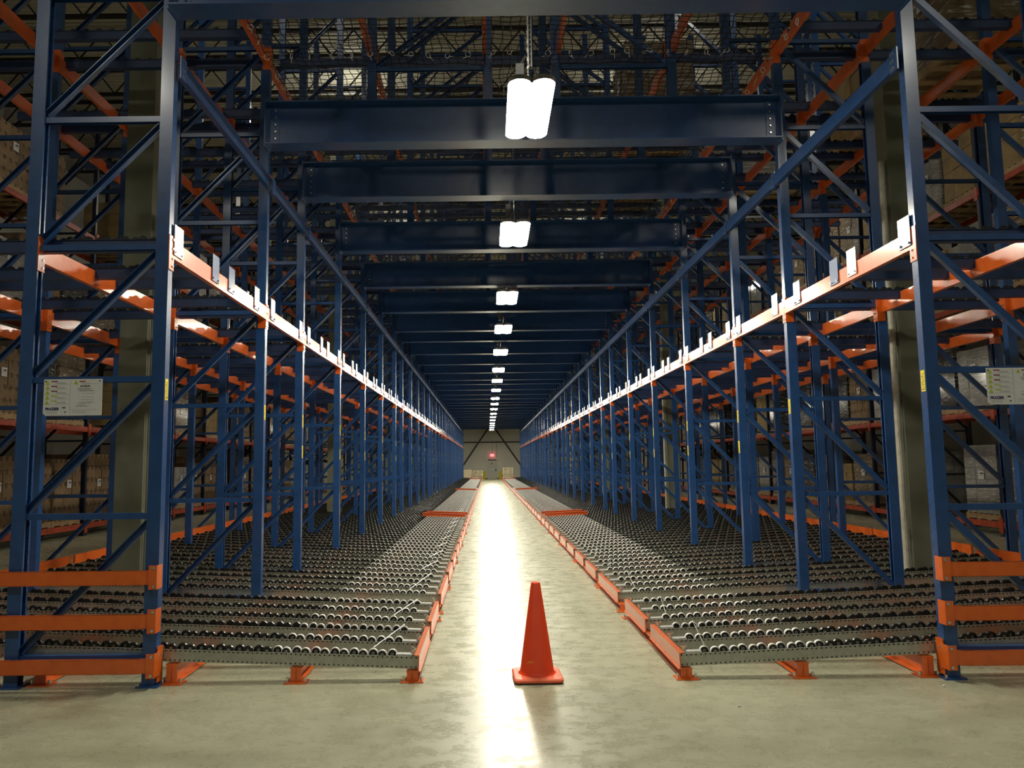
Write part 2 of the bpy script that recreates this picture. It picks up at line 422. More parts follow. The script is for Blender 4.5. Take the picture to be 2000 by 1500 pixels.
# ================================================================ cross beams and ties
def ibeam(b, x0, x1, yc, z0, z1, w, t=.012, mi=0):
    b.box(x0, x1, yc - w / 2, yc + w / 2, z0, z0 + t, mi); b.box(x0, x1, yc - w / 2, yc + w / 2, z1 - t, z1, mi)
    b.box(x0, x1, yc - t / 2, yc + t / 2, z0 + t, z1 - t, mi)
cbm = MB(); ibeam(cbm, -2.85, 2.85, 0, 5.11, 5.6, .22, .014); cb_me = cbm.mesh('web_and_flanges', m_blue)
epm = MB(); epm.box(-.006, .006, -.1, .1, 5.08, 5.63); ep_me = epm.mesh('end_plate', m_blue)
anm = MB(); anm.box(-.06, .06, -.016, -.006, 5.13, 5.58); an_me = anm.mesh('cleat', m_blue)
bom = MB(); bom.lathe((0, 0, 0), [(0, -.014), (.011, -.014), (.013, -.004), (.013, 0)], 8, 'Y'); bo_me = bom.mesh('bolt', m_bolt)
fcm = MB(); ibeam(fcm, -2.85, 2.85, 0, 5.11, 5.6, .22, .014); fcm.box(-2.856, -2.844, -.1, .1, 5.08, 5.63); fcm.box(2.844, 2.856, -.1, .1, 5.08, 5.63)
fc_me = fcm.mesh('cross_beam', m_blue)
for i, y in enumerate(FR):
    lab = 'deep blue I-beam spanning the aisle overhead, %s from the front' % ordn(i)
    loc = (0, y - .1, 0)
    if i < 8:
        t = thing('cross_beam', lab, 'beam', loc, 0, 'overhead cross beams')
        inst('web_and_flanges', cb_me, t)
        for s in (-1, 1):
            inst('end_plate', ep_me, t, (s * 2.85, 0, 0)); inst('cleat', an_me, t, (s * 2.77, 0, 0))
            for k in range(5): inst('bolt', bo_me, t, (s * 2.75, -.016, 5.2 + k * .08))
    else: tag(inst('cross_beam', fc_me, None, loc), lab, 'beam', 'overhead cross beams')
# blue tie beam running along the inner posts
ties = {}
for i in range(NB):
    L = FR[i + 1] - FR[i]; k = round(L, 2)
    if k not in ties:
        b = MB(); b.prism(chan(.13, .05, .006), (0, .012, 4.69), (0, L - .012, 4.69), (1, 0, 0)); a = b.mesh('tie_body', m_blue)
        b = MB(); b.box(-.03, -.02, -.055, .055, 4.6, 4.78)
        for zz in (4.63, 4.69, 4.75): b.tube((-.02, 0, zz), (-.035, 0, zz), .011, 8, 1); b.tube((-.02, .03, zz), (-.035, .03, zz), .011, 8, 1)
        c = b.mesh('splice_plate', [m_blue, m_bolt]); ties[k] = (a, c)
    for s in (-1, 1):
        t = thing('tie_beam', 'blue tie beam along the %s aisle posts, %s bay back' % (SIDE[s], ordn(i)), 'beam', (s * 2.82, FR[i], 0), 0 if s > 0 else 0, 'blue tie beams along the aisle')
        inst('tie_body', ties[k][0], t)
        if i < 14: inst('splice_plate', ties[k][1], t, (0 if s > 0 else .05, 0, 0))
# upper frames standing on the cross beams
ufp = []
for x, fl in ((0, 1), (1.3, -1)):
    b = MB(); vprism(b, post_profile(), 0, 0, 5.6, 10.4, fl); ufp.append(('post', b.mesh('post', m_bluepost), (x, 0, 0)))
b = MB(); b.prism(chan(.05, .045, .005), (.05, 0, 0), (1.25, 0, 0), (0, 0, -1)); hm = b.mesh('horizontal_brace', m_blue)
for z in (6.0, 7.0, 8.0, 9.0, 10): ufp.append(('horizontal_brace', hm, (0, 0, z)))
b = MB(); b.prism(chan(.05, .045, .005), (1.25, 0, .03), (.05, 0, .97), (0, 1, 0)); dm = b.mesh('diagonal_brace', m_blue)
for z in (6.0, 7.0, 8.0, 9.0): ufp.append(('diagonal_brace', dm, (0, 0, z)))
for i in range(1, 10):
    for s in (-1, 1):
        t = thing('overhead_upright', 'blue braced upright on the %s half of the %s overhead cross beam' % (SIDE[s], ordn(i)), 'rack frame', (s * .38, FR[i] - .1, 0), 0 if s > 0 else PI, 'upper frames over the aisle')
        for nm, me, loc in ufp: inst(nm, me, t, loc)

# ================================================================ orange flow beams
def rails_in_bay(i):
    if i == 0: return [.53, 1.78]
    L = FR[i + 1] - FR[i]
    return [.87] if L < 2 else [.63, 1.93]
LANEY = {3: [-.43, 0, .43], 4: [-.645, -.215, .215, .645]}
UP_Y = {3: (-.43, .43), 4: (-.645, .645)}
def lanes_of(i): return [(c, 4 if FR[i + 1] - FR[i] < 2 else 3) for c in rails_in_bay(i)]
bcache = {}
def beam_meshes(i, aisle=False):
    L = FR[i + 1] - FR[i]; k = (round(L, 2), i == 0, aisle)
    if k in bcache: return bcache[k]
    ys = [c + d for c, n in lanes_of(i) for d in LANEY[n]]
    b = MB(); y0 = .045; y1 = L - .045
    b.box(-.003, .003, y0, y1, -.065, 0); b.box(-.003, .04, y0, y1, -.071, -.065)
    cur = y0
    ys = [c + d for c, n in lanes_of(i) for d in (LANEY[n][0], LANEY[n][-1])]
    for yy in sorted(ys) + [None]:
        e = yy - .045 if yy is not None else y1
        b.box(-.003, .003, cur, e, 0, .065); b.box(-.003, .02, cur, e, .065, .071)
        if yy is not None: cur = yy + .045
    body = b.mesh('beam_body', m_orange)
    b = MB(); b.box(-.058, -.05, -.045, .045, -.17, .1); b.box(-.05, .03, .04, .046, -.17, .1)
    for zz in (-.14, -.08, .0, .07): b.tube((-.058, .015, zz), (-.066, .015, zz), .008, 6, 1)
    conn = b.mesh('connector', [m_orange, m_bolt])
    ym = [c + d for c, n in lanes_of(i) for d in (LANEY[n][0], LANEY[n][-1])]
    bcache[k] = (body, conn, ym, L); return bcache[k]
b = MB(); b.box(-.012, -.006, -.085, .085, -.04, .2)
for yy in (-.06, .06): b.tube((-.012, yy, -.015), (-.022, yy, -.015), .009, 8, 1)
stop_blue = b.mesh('stop_plate', [m_blue, m_bolt]); stop_zinc = b.mesh('stop_plate', [m_zinc, m_bolt])
LV = {1: ('lower', 3.25), 2: ('upper', 6.22)}
def flow_beam(i, x, s, lev, coldesc):
    body, conn, ym, L = beam_meshes(i, lev == 1 and abs(abs(x) - 2.9) < .01)
    lab = 'orange notched beam, %s level, %s, %s bay back' % (LV[lev][0], coldesc, ordn(i))
    z = LV[lev][1]
    inner = abs(abs(x) - 2.9) < .01
    t = thing('flow_beam', lab, 'beam', (x - s * (.055 if inner and lev == 1 else 0), FR[i], z), 0, 'orange flow beams of the %s level, %s' % (LV[lev][0], coldesc))
    o = inst('beam_body', body, t)
    if s < 0: o.scale.x = -1
    if FR[i] < 45:
        for yy, sc in ((0, 1), (L, -1)):
            c = inst('connector', conn, t, (s * (.055 if inner and lev == 1 else 0), yy, 0)); c.scale = (s, sc, 1)
    if inner and lev == 1:
        for n, yy in enumerate(ym):
            z_ = (i * 7 + n * 3 + (1 if s > 0 else 0)) % 4 == 0
            c = inst('stop_plate', stop_zinc if z_ else stop_blue, t, (0, yy + random.uniform(-.03, .03), 0)); c.scale.x = s
            if z_: c.rotation_euler.z = 0; c['label'] = 'bright galvanised stop plate'
CD = {2.9: '%s aisle posts', 3.9: '%s posts behind the aisle ones', 5.3: 'second %s frame row', 6.3: 'outermost %s posts'}
for i in range(NB):
    for s in (-1, 1):
        for x in (2.9, 3.9, 5.3, 6.3):
            if x > 3 and FR[i] > 44: continue
            flow_beam(i, s * x, s, 1, CD[x] % SIDE[s])
        if FR[i] < 32:
            for x in (2.9, 3.9, 5.3, 6.3): flow_beam(i, s * x, s, 2, CD[x] % SIDE[s])
        if FR[i] < 26:
            for x, nm in ((.4, 'centre'), (1.68, 'middle')): flow_beam(i, s * x, s, 2, 'over %s half of aisle, %s line' % (SIDE[s], nm))

# ================================================================ conveyor lanes
SL = math.atan(.039)
LEN = 4.85
wm = MB(); wm.lathe((0, 0, -.004), [(.004, -.013), (.012, -.013), (.013, -.008), (.03, -.008), (.031, -.012), (.036, -.010), (.036, .010), (.031, .012), (.03, .008), (.013, .008), (.012, .013), (.004, .013)], 18, 'Y', 0, [2, 2, 1, 1, 0, 0, 0, 1, 1, 2, 2])
wheel_z = wm.mesh('wheel', [m_wheelz, m_wheelb, m_galv]); wheel_b = wm.mesh('wheel', [m_wheelb, m_wheelb, m_galv])
axm = MB()
def wheel_pos(L, x0=.2):
    out = []; k = 0
    while x0 + k * .071 < L - .06: out.append((x0 + k * .071, -.017 if k % 2 else .017)); k += 1
    return out
def rail_mesh(L, mat, nm='rail'):
    b = MB()
    for s in (-1, 1):
        b.box(0, L, s * .036 - .002, s * .036 + .002, 0, .09); b.box(0, L, min(s * .034, s * .048), max(s * .034, s * .048), .087, .09)
    b.box(0, L, -.034, .034, 0, .004)
    return b.mesh(nm, mat)
rail_me = rail_mesh(LEN, m_galv)
def wheel_row(L, x0=.2, steel=.9, n=10, only=None, mats=None):
    b = MB(); prof = [(.0, -.010), (.029, -.010), (.036, -.010), (.036, .010), (.029, .010), (.0, .010)]
    for k, (x, y) in enumerate(wheel_pos(L, x0)):
        if only and not only(k): continue
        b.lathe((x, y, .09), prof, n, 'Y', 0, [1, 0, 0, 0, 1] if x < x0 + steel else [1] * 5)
    return b.mesh('wheel_row', [m_wheelz, m_wheelb])
row_me = wheel_row(LEN); row_late = wheel_row(LEN, only=lambda k: k >= 40)
b = MB(); b.box(.05, .17, -.03, .03, .088, .1); b.box(.05, .17, -.03, -.026, .05, .09); b.box(.05, .17, .026, .03, .05, .09); run_me = b.mesh('entry_bar', m_zinc)
b = MB(); b.tube((.045, 0, .07), (.045, 0, .135), .011, 8); b.box(.03, .06, -.02, .02, .09, .105); b.tube((.03, .02, .135), (.06, -.02, .14), .009, 6); stopb_me = b.mesh('lane_stop', m_bolt)
def endplate(n):
    e = LANEY[n][-1] + .08
    b = MB(); b.box(-.008, 0, -e, e, -.005, .1); b.box(-.008, .03, -e, e, .1, .106); b.box(-.02, .05, -e, e, -.012, -.004); return b.mesh('end_plate', m_orange)
ep3, ep4 = endplate(3), endplate(4)
def rodmesh(n):
    b = MB(); b.tube((.2, LANEY[n][0], .135), (.34, LANEY[n][-1], .135), .0025, 5); return b.mesh('brake_rod', m_zinc)
rod3, rod4 = rodmesh(3), rodmesh(4)
b = MB(); b.box(0, .03, -.62, .62, .085, .2); back3 = b.mesh('back_stop', m_orange)
b = MB(); b.box(0, .03, -.8, .8, .085, .2); back4 = b.mesh('back_stop', m_orange)
nl = {-1: 0, 1: 0}
WX = wheel_pos(LEN)
for i in range(NB):
    for c, n in lanes_of(i):
        for s in (-1, 1):
            if FR[i] > 77: continue
            ly = FR[i] + c; k = nl[s]; nl[s] += 1
            lab = 'floor level roller lane %s of the aisle, %s back' % (SIDE[s], ordn(k))
            t = thing('roller_lane', lab, 'conveyor', (s * .96, ly, .082), 0 if s > 0 else PI, 'floor level roller lanes on the %s' % SIDE[s])
            t.rotation_euler = (0, -SL, 0 if s > 0 else PI)
            near = i < 3
            for r, dy in enumerate(LANEY[n]):
                dy2 = dy if s > 0 else -dy     # front rail first
                ro = inst('rail', rail_me, t, (0, dy2, 0))
                if FR[i] < 45:
                    o = inst('entry_bar', run_me, ro); o['label'] = 'bright zinc run-out bar'
                if FR[i] < 30:
                    inst('lane_stop', stopb_me, ro)
                if near and r == 0: ks = range(len(WX))
                elif near and r == 1: ks = range(40)
                else: ks = ()
                for q in ks:
                    st = WX[q][0] < .2 + .9
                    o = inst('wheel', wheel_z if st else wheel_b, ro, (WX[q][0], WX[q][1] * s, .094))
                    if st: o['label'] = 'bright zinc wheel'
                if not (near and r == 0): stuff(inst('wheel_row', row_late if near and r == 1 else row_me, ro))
            inst('end_plate', ep3 if n == 3 else ep4, t)
            inst('back_stop', back3 if n == 3 else back4, t, (LEN - .03, 0, 0))
            if FR[i] < 30: inst('brake_rod', rod3 if n == 3 else rod4, t, (0, 0, 0))
# orange support beams under the lanes
def support(L, h=.073, foot=True):
    b = MB(); ibeam_y(b, L, h); return b
def ibeam_y(b, L, h):
    b.box(-.045, .045, 0, L, h - .008, h); b.box(-.045, .045, 0, L, .008, .016); b.box(-.004, .004, 0, L, .016, h - .008); b.box(-.04, .04, 0, .006, .016, h - .008)
sc_ = {}
for i in range(NB):
    if FR[i] > 77: continue
    L = round(FR[i + 1] - FR[i] - (.32 if i == 0 else .1), 2)
    for s in (-1, 1):
        for j, x in enumerate((1.0, 1.85, 2.76, 3.72, 4.6, 5.6)):
            if j > 0 and i > 3: continue
            if i in (1,) and j == 4: continue
            h = .073 + (x - .96) * .039
            key = (L, j)
            if key not in sc_:
                b = MB(); ibeam_y(b, L, h); a = b.mesh('support_body', m_orange)
                b = MB(); b.box(-.085, .085, -.04, .08, 0, .008); b.tube((-.065, 0, .008), (-.065, 0, .04), .01, 6, 1); b.tube((.065, 0, .008), (.065, 0, .04), .01, 6, 1)
                sc_[key] = (a, b.mesh('foot_plate', [m_orange, m_bolt]))
            pos = ('at the aisle edge', 'under the lane ends', 'beside the aisle posts', 'under the middle of the lanes', 'under the rear of the lanes', 'under the back stops')[j]
            t = thing('lane_support', 'orange floor beam %s on the %s, %s bay back' % (pos, SIDE[s], ordn(i)), 'support beam', (s * x, FR[i] + .03, 0), 0, 'orange floor beams under the roller lanes')
            inst('support_body', sc_[key][0], t)
            if i < 8:
                inst('foot_plate', sc_[key][1], t); inst('foot_plate', sc_[key][1], t, (0, L - .06, 0))
# orange guide beams lying across the lanes at gaps
b = MB(); b.box(0, 1.1, -.05, .05, 0, .012); b.box(0, 1.1, -.006, .006, 0, .075); b.box(0, 1.1, -.05, .05, .07, .08); gm = b.mesh('guide_beam', m_orange)
for y, d in ((20.15, 'nearer of the first pair'), (20.9, 'farther of the first pair'), (40.8, 'halfway back'), (71.0, 'near the far wall')):
    for s in (-1, 1):
        o = inst('guide_beam', gm, None, (s * (1.02 if y != 20.9 else .98), y, .236), (0, -SL, 0 if s > 0 else PI))
        tag(o, 'orange beam lying across %s rollers, %s' % (SIDE[s], d), 'beam', 'orange beams lying across the rollers')

# upper conveyor lanes: blue rails seen from below
UL = 3.7
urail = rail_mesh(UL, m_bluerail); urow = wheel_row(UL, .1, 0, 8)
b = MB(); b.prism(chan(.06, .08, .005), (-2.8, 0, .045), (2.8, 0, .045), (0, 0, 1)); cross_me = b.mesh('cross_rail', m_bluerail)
def upper_lane(x, y, z, s, n, L, lab, g, rm, wr):
    t = thing('upper_roller_lane', lab, 'conveyor', (x, y, z), 0 if s > 0 else PI, g)
    for dy in UP_Y[n]:
        r = inst('rail', rm, t, (0, dy, 0)); stuff(inst('wheel_row', wr, r))
for s in (-1, 1):
    k = 0
    for i in range(NB):
        if FR[i] > 44: break
        for c, n in lanes_of(i):
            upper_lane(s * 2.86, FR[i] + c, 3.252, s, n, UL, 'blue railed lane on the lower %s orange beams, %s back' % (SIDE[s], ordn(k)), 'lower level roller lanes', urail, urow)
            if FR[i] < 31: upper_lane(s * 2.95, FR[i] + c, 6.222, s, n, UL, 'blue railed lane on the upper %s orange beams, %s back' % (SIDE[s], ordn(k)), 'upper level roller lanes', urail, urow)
            k += 1
k = 0
for i in range(1, NB):
    if FR[i] > 24: break
    for c, n in lanes_of(i):
        for r, dy in enumerate(UP_Y[n]):
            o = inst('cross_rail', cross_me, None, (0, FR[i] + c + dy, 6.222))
            tag(o, 'blue channel rail crossing over the aisle above the net, %s back' % ordn(k), 'rail', 'blue rails crossing over the aisle'); k += 1

# ================================================================ guard rails on the nearest frames
def guard():
    b = MB(); n = 10; pts = []
    # rail face: straight, with its inner end bent back to the bracket
    xs = [(.0, .035), (.035, .01), (.08, -.01), (.13, -.016), (1.9, -.016)]
    for (xa, ya), (xb, yb) in zip(xs[:-1], xs[1:]):
        b.quadbox([(xa, ya - .004, 0), (xb, yb - .004, 0), (xb, yb + .004, 0), (xa, ya + .004, 0), (xa, ya - .004, .104), (xb, yb - .004, .104), (xb, yb + .004, .104), (xa, ya + .004, .104)])
        for z in (0, .1): b.quadbox([(xa, ya - .004, z), (xb, yb - .004, z), (xb, yb + .016, z), (xa, ya + .016, z), (xa, ya - .004, z + .004), (xb, yb - .004, z + .004), (xb, yb + .016, z + .004), (xa, ya + .016, z + .004)])
    return b.mesh('rail', m_orange)
gr_me = guard()
b = MB(); b.box(-.03, -.024, -.02, .07, -.03, .14); b.box(-.03, .03, -.024, -.018, -.03, .14)
br_me = b.mesh('bracket', m_orange)
for s in (-1, 1):
    for k, (z, nm) in enumerate(((.108, 'lowest'), (.42, 'middle'), (.73, 'top'))):
        t = thing('guard_rail', 'orange guard rail across the nearest %s frame, %s of three' % (SIDE[s], nm), 'guard rail', (s * 2.86, FR[0] - .092, z), 0, 'orange guard rails')
        a = inst('rail', gr_me, t); c = inst('bracket', br_me, t)
        a.scale.x = s; c.scale.x = s
        for zz in (-.01, .12):
            o = inst('bolt', bo_me, t, (-s * .01, -.024, zz)); o.scale = (1, .8, 1)
# orange corner bracket at the foot of the nearest aisle posts
for s in (-1, 1):
    b = MB(); b.box(-.004, .004, -.04, .05, .03, .28); b.tube((0, -.02, .08), (-.012, -.02, .08), .01, 6, 1); b.tube((0, -.02, .22), (-.012, -.02, .22), .01, 6, 1)
    o = b.build('post_clip', [m_orange, m_bolt], None, (s * 2.84, FR[0], 0)); o.scale.x = s
    tag(o, 'orange drilled clip at the foot of the nearest %s aisle post' % SIDE[s], 'bracket', 'post foot clips')

# ================================================================ capacity signs
def text_mesh(txt, size, mat, bold=0.0):
    cu = bpy.data.curves.new('t', 'FONT'); cu.body = txt; cu.size = size; cu.extrude = .0004; cu.offset = bold; cu.resolution_u = 2
    ob = bpy.data.objects.new('t', cu); COL.objects.link(ob); bpy.context.view_layer.update()
    me = bpy.data.meshes.new_from_object(ob.evaluated_get(bpy.context.evaluated_depsgraph_get()))
    bpy.data.objects.remove(ob); me.materials.clear(); me.materials.append(mat); return me
TX = {}
def txt(parent, nm, s, x, z, size, mat, bold=0.0):
    k = (s, size)
    if k not in TX: TX[k] = text_mesh(s, size, mat, bold)
    return inst(nm, TX[k], parent, (x, -.0036, z), (PI / 2, 0, 0))
def sign(loc, lab, rz=0):
    t = thing('load_sign', lab, 'sign', loc, rz, 'white load capacity signs')
    W, Hh = .44, .275
    b = MB(); b.prism([(-W / 2, 0), (W / 2 - .02, 0), (W / 2, .02), (W / 2, Hh), (-W / 2, Hh)], (0, 0.0015, 0), (0, -.0015, 0), (0, 0, 1))
    b.v = [(x if True else x, y, z) for x, y, z in b.v]
    xs = [p[0] for p in b.v]
    b.build('sign_board', m_white, t)
    b = MB(); f = -.0017
    def ln(x0, x1, z0, z1, mi): b.box(x0, x1, f - .0006, f, z0, z1, mi)
    ln(-.021, -.0195, .01, .265, 0)
    for k in range(5):
        z = .24 - k * .037
        ln(-.21, -.021, z - .0075, z - .0068, 0)
        bb = len(b.v); x = -.192
        b.v += [(x - .016, f - .0008, z - .005), (x + .016, f - .0008, z - .005), (x, f - .0008, z + .026)]; b.f.append((bb, bb + 1, bb + 2)); b.m.append(2)
        ln(x - .0015, x + .0015, z + .001, z + .014, 3)
        ln(-.165, -.118, z + .014, z + .022, 1 if k < 3 else 2)
        ln(-.13, -.055 - .012 * (k % 2), z + .007, z + .0095, 0); ln(-.125, -.05, z, z + .002, 0)
    x = .02; bb = len(b.v)
    b.v += [(x - .016, f - .0008, .235), (x + .016, f - .0008, .235), (x, f - .0008, .266)]; b.f.append((bb, bb + 1, bb + 2)); b.m.append(2)
    ln(.045, .092, .253, .261, 1); ln(.06, .13, .244, .2465, 0); ln(.055, .19, .236, .238, 0)
    for z, a, c in ((.187, .04, .16), (.183, .05, .15), (.165, .1, .16), (.165, .07, .09), (.137, .1, .155), (.137, .07, .09), (.118, .05, .16), (.105, .1, .155), (.105, .07, .09), (.096, .035, .165), (.09, .05, .14), (.078, .03, .1), (.072, .03, .13), (.066, .03, .12)):
        ln(a, c, z, z + .0022, 0)
    ln(-.018, .2, .045, .046, 0); ln(.0, .11, .034, .036, 0); ln(.0, .1, .022, .024, 0)
    ln(-.083, -.0825, .01, .068, 0)
    for z in (.03, .023, .016): ln(-.195, -.11, z, z + .0015, 0)
    ln(-.062, -.045, .028, .032, 3); ln(-.058, -.054, .018, .03, 3); ln(-.05, -.046, .022, .03, 3)
    b.build('printing', [m_grey_ink, m_signred, m_signgreen, m_ink], t)
    txt(t, 'lettering', 'FRAZIER', -.203, .042, .0275, m_inkb, .0009)
    txt(t, 'lettering', 'RMI', -.074, .055, .014, m_ink, .0005)
    txt(t, 'lettering', 'MAXIMUM', .055, .216, .0155, m_ink, .0003)
    txt(t, 'lettering', 'LOAD WEIGHT', .032, .196, .0155, m_grey_ink)
    for x in (-.205, .2):
        q = MB(); q.lathe((x, -.004, .258), [(0, -.003), (.005, -.002), (.005, .002)], 8, 'Y'); q.build('bolt', m_ink, t)
    return t
sign((-3.537, FR[0] - .035, 1.968), 'white load warning sign hung on the nearest left frame')
sign((3.523, FR[0] - .035, 1.972), 'white load warning sign hung on the nearest right frame')

# ================================================================ cone
t = thing('traffic_cone', 'red-orange traffic cone standing on the aisle floor', 'traffic cone', (-.086, 5.92, 0), .03)
b = MB()
def rrect(a, r, n=5):
    out = []
    for cx, cy, st in ((a - r, a - r, 0), (r - a, a - r, PI / 2), (r - a, r - a, PI), (a - r, r - a, 1.5 * PI)):
        for k in range(n + 1): an = st + k * PI / 2 / n; out.append((cx + r * math.cos(an), cy + r * math.sin(an)))
    return out
def loft(b, rings, mi=0):
    n = len(rings[0]); o = len(b.v)
    for rg in rings: b.v += rg
    for k in range(len(rings) - 1):
        for i in range(n): j = (i + 1) % n; b.f.append((o + k * n + i, o + k * n + j, o + (k + 1) * n + j, o + (k + 1) * n + i)); b.m.append(mi)
    b.f.append(tuple(o + i for i in range(n))[::-1]); b.f.append(tuple(o + (len(rings) - 1) * n + i for i in range(n))); b.m += [mi, mi]
loft(b, [[(x, y, z) for x, y in rrect(a, .035)] for a, z in ((.172, .008), (.178, .014), (.178, .028), (.168, .038), (.13, .043))]); b.build('base', m_conebase, t)
b = MB(); loft(b, [[(x, y, z) for x, y in rrect(.17, .035)] for z in (0, .009)]); b.build('rubber_foot', m_rubber, t)
b = MB(); b.lathe((0, 0, 0), [(.142, .041), (.13, .05), (.124, .065), (.034, .688), (.03, .694), (.022, .692), (.02, .6), (.0, .6)], 40); b.build('cone_body', m_cone, t, smooth=True)
b = MB()
def onc(a, z, e=.0012): r = .124 - (z - .065) * (.09 / .623) + e; return (r * math.sin(a), -r * math.cos(a), z)
path = [(-.75, .125), (-.62, .14), (-.5, .137), (-.38, .142), (-.28, .138), (-.27, .155)]
for (a0, z0), (a1, z1) in zip(path[:-1], path[1:]):
    o = len(b.v); b.v += [onc(a0, z0 - .003), onc(a1, z1 - .003), onc(a1, z1 + .004), onc(a0, z0 + .004)]; b.f.append((o, o + 1, o + 2, o + 3)); b.m.append(0)
for a, z in ((-.2, .158), (-.12, .128), (.62, .115), (-.7, .118)):
    o = len(b.v); b.v += [onc(a, z), onc(a + .03, z), onc(a + .03, z + .004), onc(a, z + .004)]; b.f.append((o, o + 1, o + 2, o + 3)); b.m.append(0)
b.build('scuff_mark', m_scuff, t)['label'] = 'yellow scuff marks near the base'

b = MB(); b.lathe((0, 0, 0), [(0, 0), (.009, .002), (.01, .008), (.005, .013), (0, .014)], 8); peb = b.mesh('pebble', m_white)
for (x, y, l) in ((2.72, 5.6, 'small white chip on the floor before the right frame'), (1.17, 5.2, 'small white chip on the floor between cone and right lane')):
    tag(inst('floor_chip', peb, None, (x, y, 0)), l, 'debris')

# ================================================================ aisle lights
ZL = 4.88
def fixture():
    t = inst('aisle_light', None)
    hb = MB(); hb.box(-.17, .17, -.45, .45, .1, .15)
    for s in (-1, 1):      # reflector trays; low skirt added to keep diffuser light off the beams above
        oc = [(s * .105 + .108 * math.cos(2 * PI * k / 24), (.52 if math.sin(2 * PI * k / 24 + .001) > 0 else -.52) + .115 * math.sin(2 * PI * k / 24)) for k in range(24)]
        loft(hb, [[(x, y, z) for x, y in oc] for z in (.1, .106)])
        o = len(hb.v); hb.v += [(x, y, .062) for x, y in oc] + [(x, y, .1) for x, y in oc]
        for k in range(24): j = (k + 1) % 24; hb.f.append((o + k, o + j, o + 24 + j, o + 24 + k)); hb.m.append(0)
    hb.build('housing', m_steelgrey, t)
    for s in (-1, 1):
        b = MB(); n = 9; rg = []
        for k, (yy, sc) in enumerate(((-.62, .12), (-.59, .5), (-.52, .82), (-.4, 1), (.4, 1), (.52, .82), (.59, .5), (.62, .12))):
            rg.append([(s * .105 + .1 * sc ** .6 * math.cos(PI + PI * i / n), yy, .098 - .058 * sc * math.sin(PI * i / n) ** .6) for i in range(n + 1)])
        o = 0
        for r in rg: b.v += r
        for k in range(7):
            for i in range(n): b.f.append((k * (n + 1) + i, k * (n + 1) + i + 1, (k + 1) * (n + 1) + i + 1, (k + 1) * (n + 1) + i)[::-1]); b.m.append(0)
        ob = b.build('diffuser', m_lamp, t, smooth=True); ob['label'] = 'glowing diffuser'
    b = MB()
    for s in (-1, 1):
        for y in (-.45, .45): b.tube((s * .1, y, .15), (0, y * .9, .3), .004, 5)
    b.tube((0, -.4, .3), (0, .4, .3), .008, 6); b.build('hanger_wire', m_bolt, t)
    b = MB()
    for k in range(14):
        z = .3 + k * .045; a = PI / 2 * (k % 2)
        b.bar((.0, 0, z), (0, 0, z + .04), .018 if k % 2 else .006, .006 if k % 2 else .018, (1, 0, 0))
    b.build('chain', m_bolt, t)
    b = MB(); b.tube((0, 0, .92), (0, 0, 12 - ZL), .006, 5); b.build('hanger_rod', m_bolt, t)
    b = MB(); b.box(-.12, -.04, -.05, .05, .3, .52); b.tube((-.08, 0, .52), (-.02, 0, .62), .012, 6); b.build('power_box', m_steelgrey, t)
    return t
fx = fixture()
for k in range(18):
    yy = 7.16 + 4.05 * k + (.36 if k % 3 == 2 else 0)
    if yy > 80: break
    lab = 'glowing double tube aisle light hanging overhead, %s from the front' % ordn(k)
    if k == 0: f = fx
    else: f = copy_tree(fx)
    tag(f, lab, 'ceiling light', 'aisle lights hanging in a row'); f.location = (0, yy, ZL)
b = MB()
b.prism(chan(.041, .03, .003), (0, 0, 5.45), (0, 0, 9), (0, -1, 0))
for k in range(60): b.box(-.008, .008, -.0175, -.0145, 5.5 + k * .05, 5.528 + k * .05, 1)
tag(b.build('strut_channel', [m_zinc, m_ink], None, (.03, 7.3, 0)), 'slotted steel strut channel rising above the nearest aisle light', 'strut')

# ================================================================ net over the aisle
nb = MB(); y0, y1 = 6.15, 22.0; st = .095
def nz(x, y): return 6.06 + .01 * math.sin(x * 3.1 + y * 1.3) + .015 * math.sin(y * 5 + x)
def nd(x, y): return (x + .022 * math.sin(y * 21 + x * 5), y + .022 * math.sin(x * 23 + y * 4), nz(x, y))
def netline(pts, r=.0052):
    for p, q in zip(pts[:-1], pts[1:]): nb.tube(p, q, r, 3, 0, False)
nx = int(5.6 / st)
for k in range(nx + 1):
    x = -2.8 + k * st; netline([nd(x, y0 + j * .19) for j in range(int((y1 - y0) / .19) + 1)])
for k in range(int((y1 - y0) / st) + 1):
    yy = y0 + k * st; netline([nd(-2.8 + j * .19, yy) for j in range(int(5.6 / .19) + 1)])
t = thing('safety_net', 'black safety net stretched above the aisle lights', 'net', (0, 0, 0))
nb.build('netting', m_net, t)
b = MB(); b.lathe((0, 0, 0), [(.028, -.004), (.034, -.004), (.034, .004), (.028, .004), (.028, -.004)], 10, 'Y'); b.bar((.03, 0, 0), (.075, 0, -.03), .006, .006); tie_me = b.mesh('tie', m_tie)
for k in range(24):
    x = -2.55 + k * .22
    inst('tie', tie_me, t, (x + random.uniform(-.04, .04), 8.15 + .03 * math.sin(k), 6.08), (random.uniform(-.6, .6), random.uniform(0, 3), random.uniform(0, 3)))
for s in (-1, 1):
    for k in range(34):
        inst('tie', tie_me, t, (s * 2.86, 6.7 + k * .33 + random.uniform(-.08, .08), 6.15), (random.uniform(-.6, .6), random.uniform(0, 3), random.uniform(0, 3)))

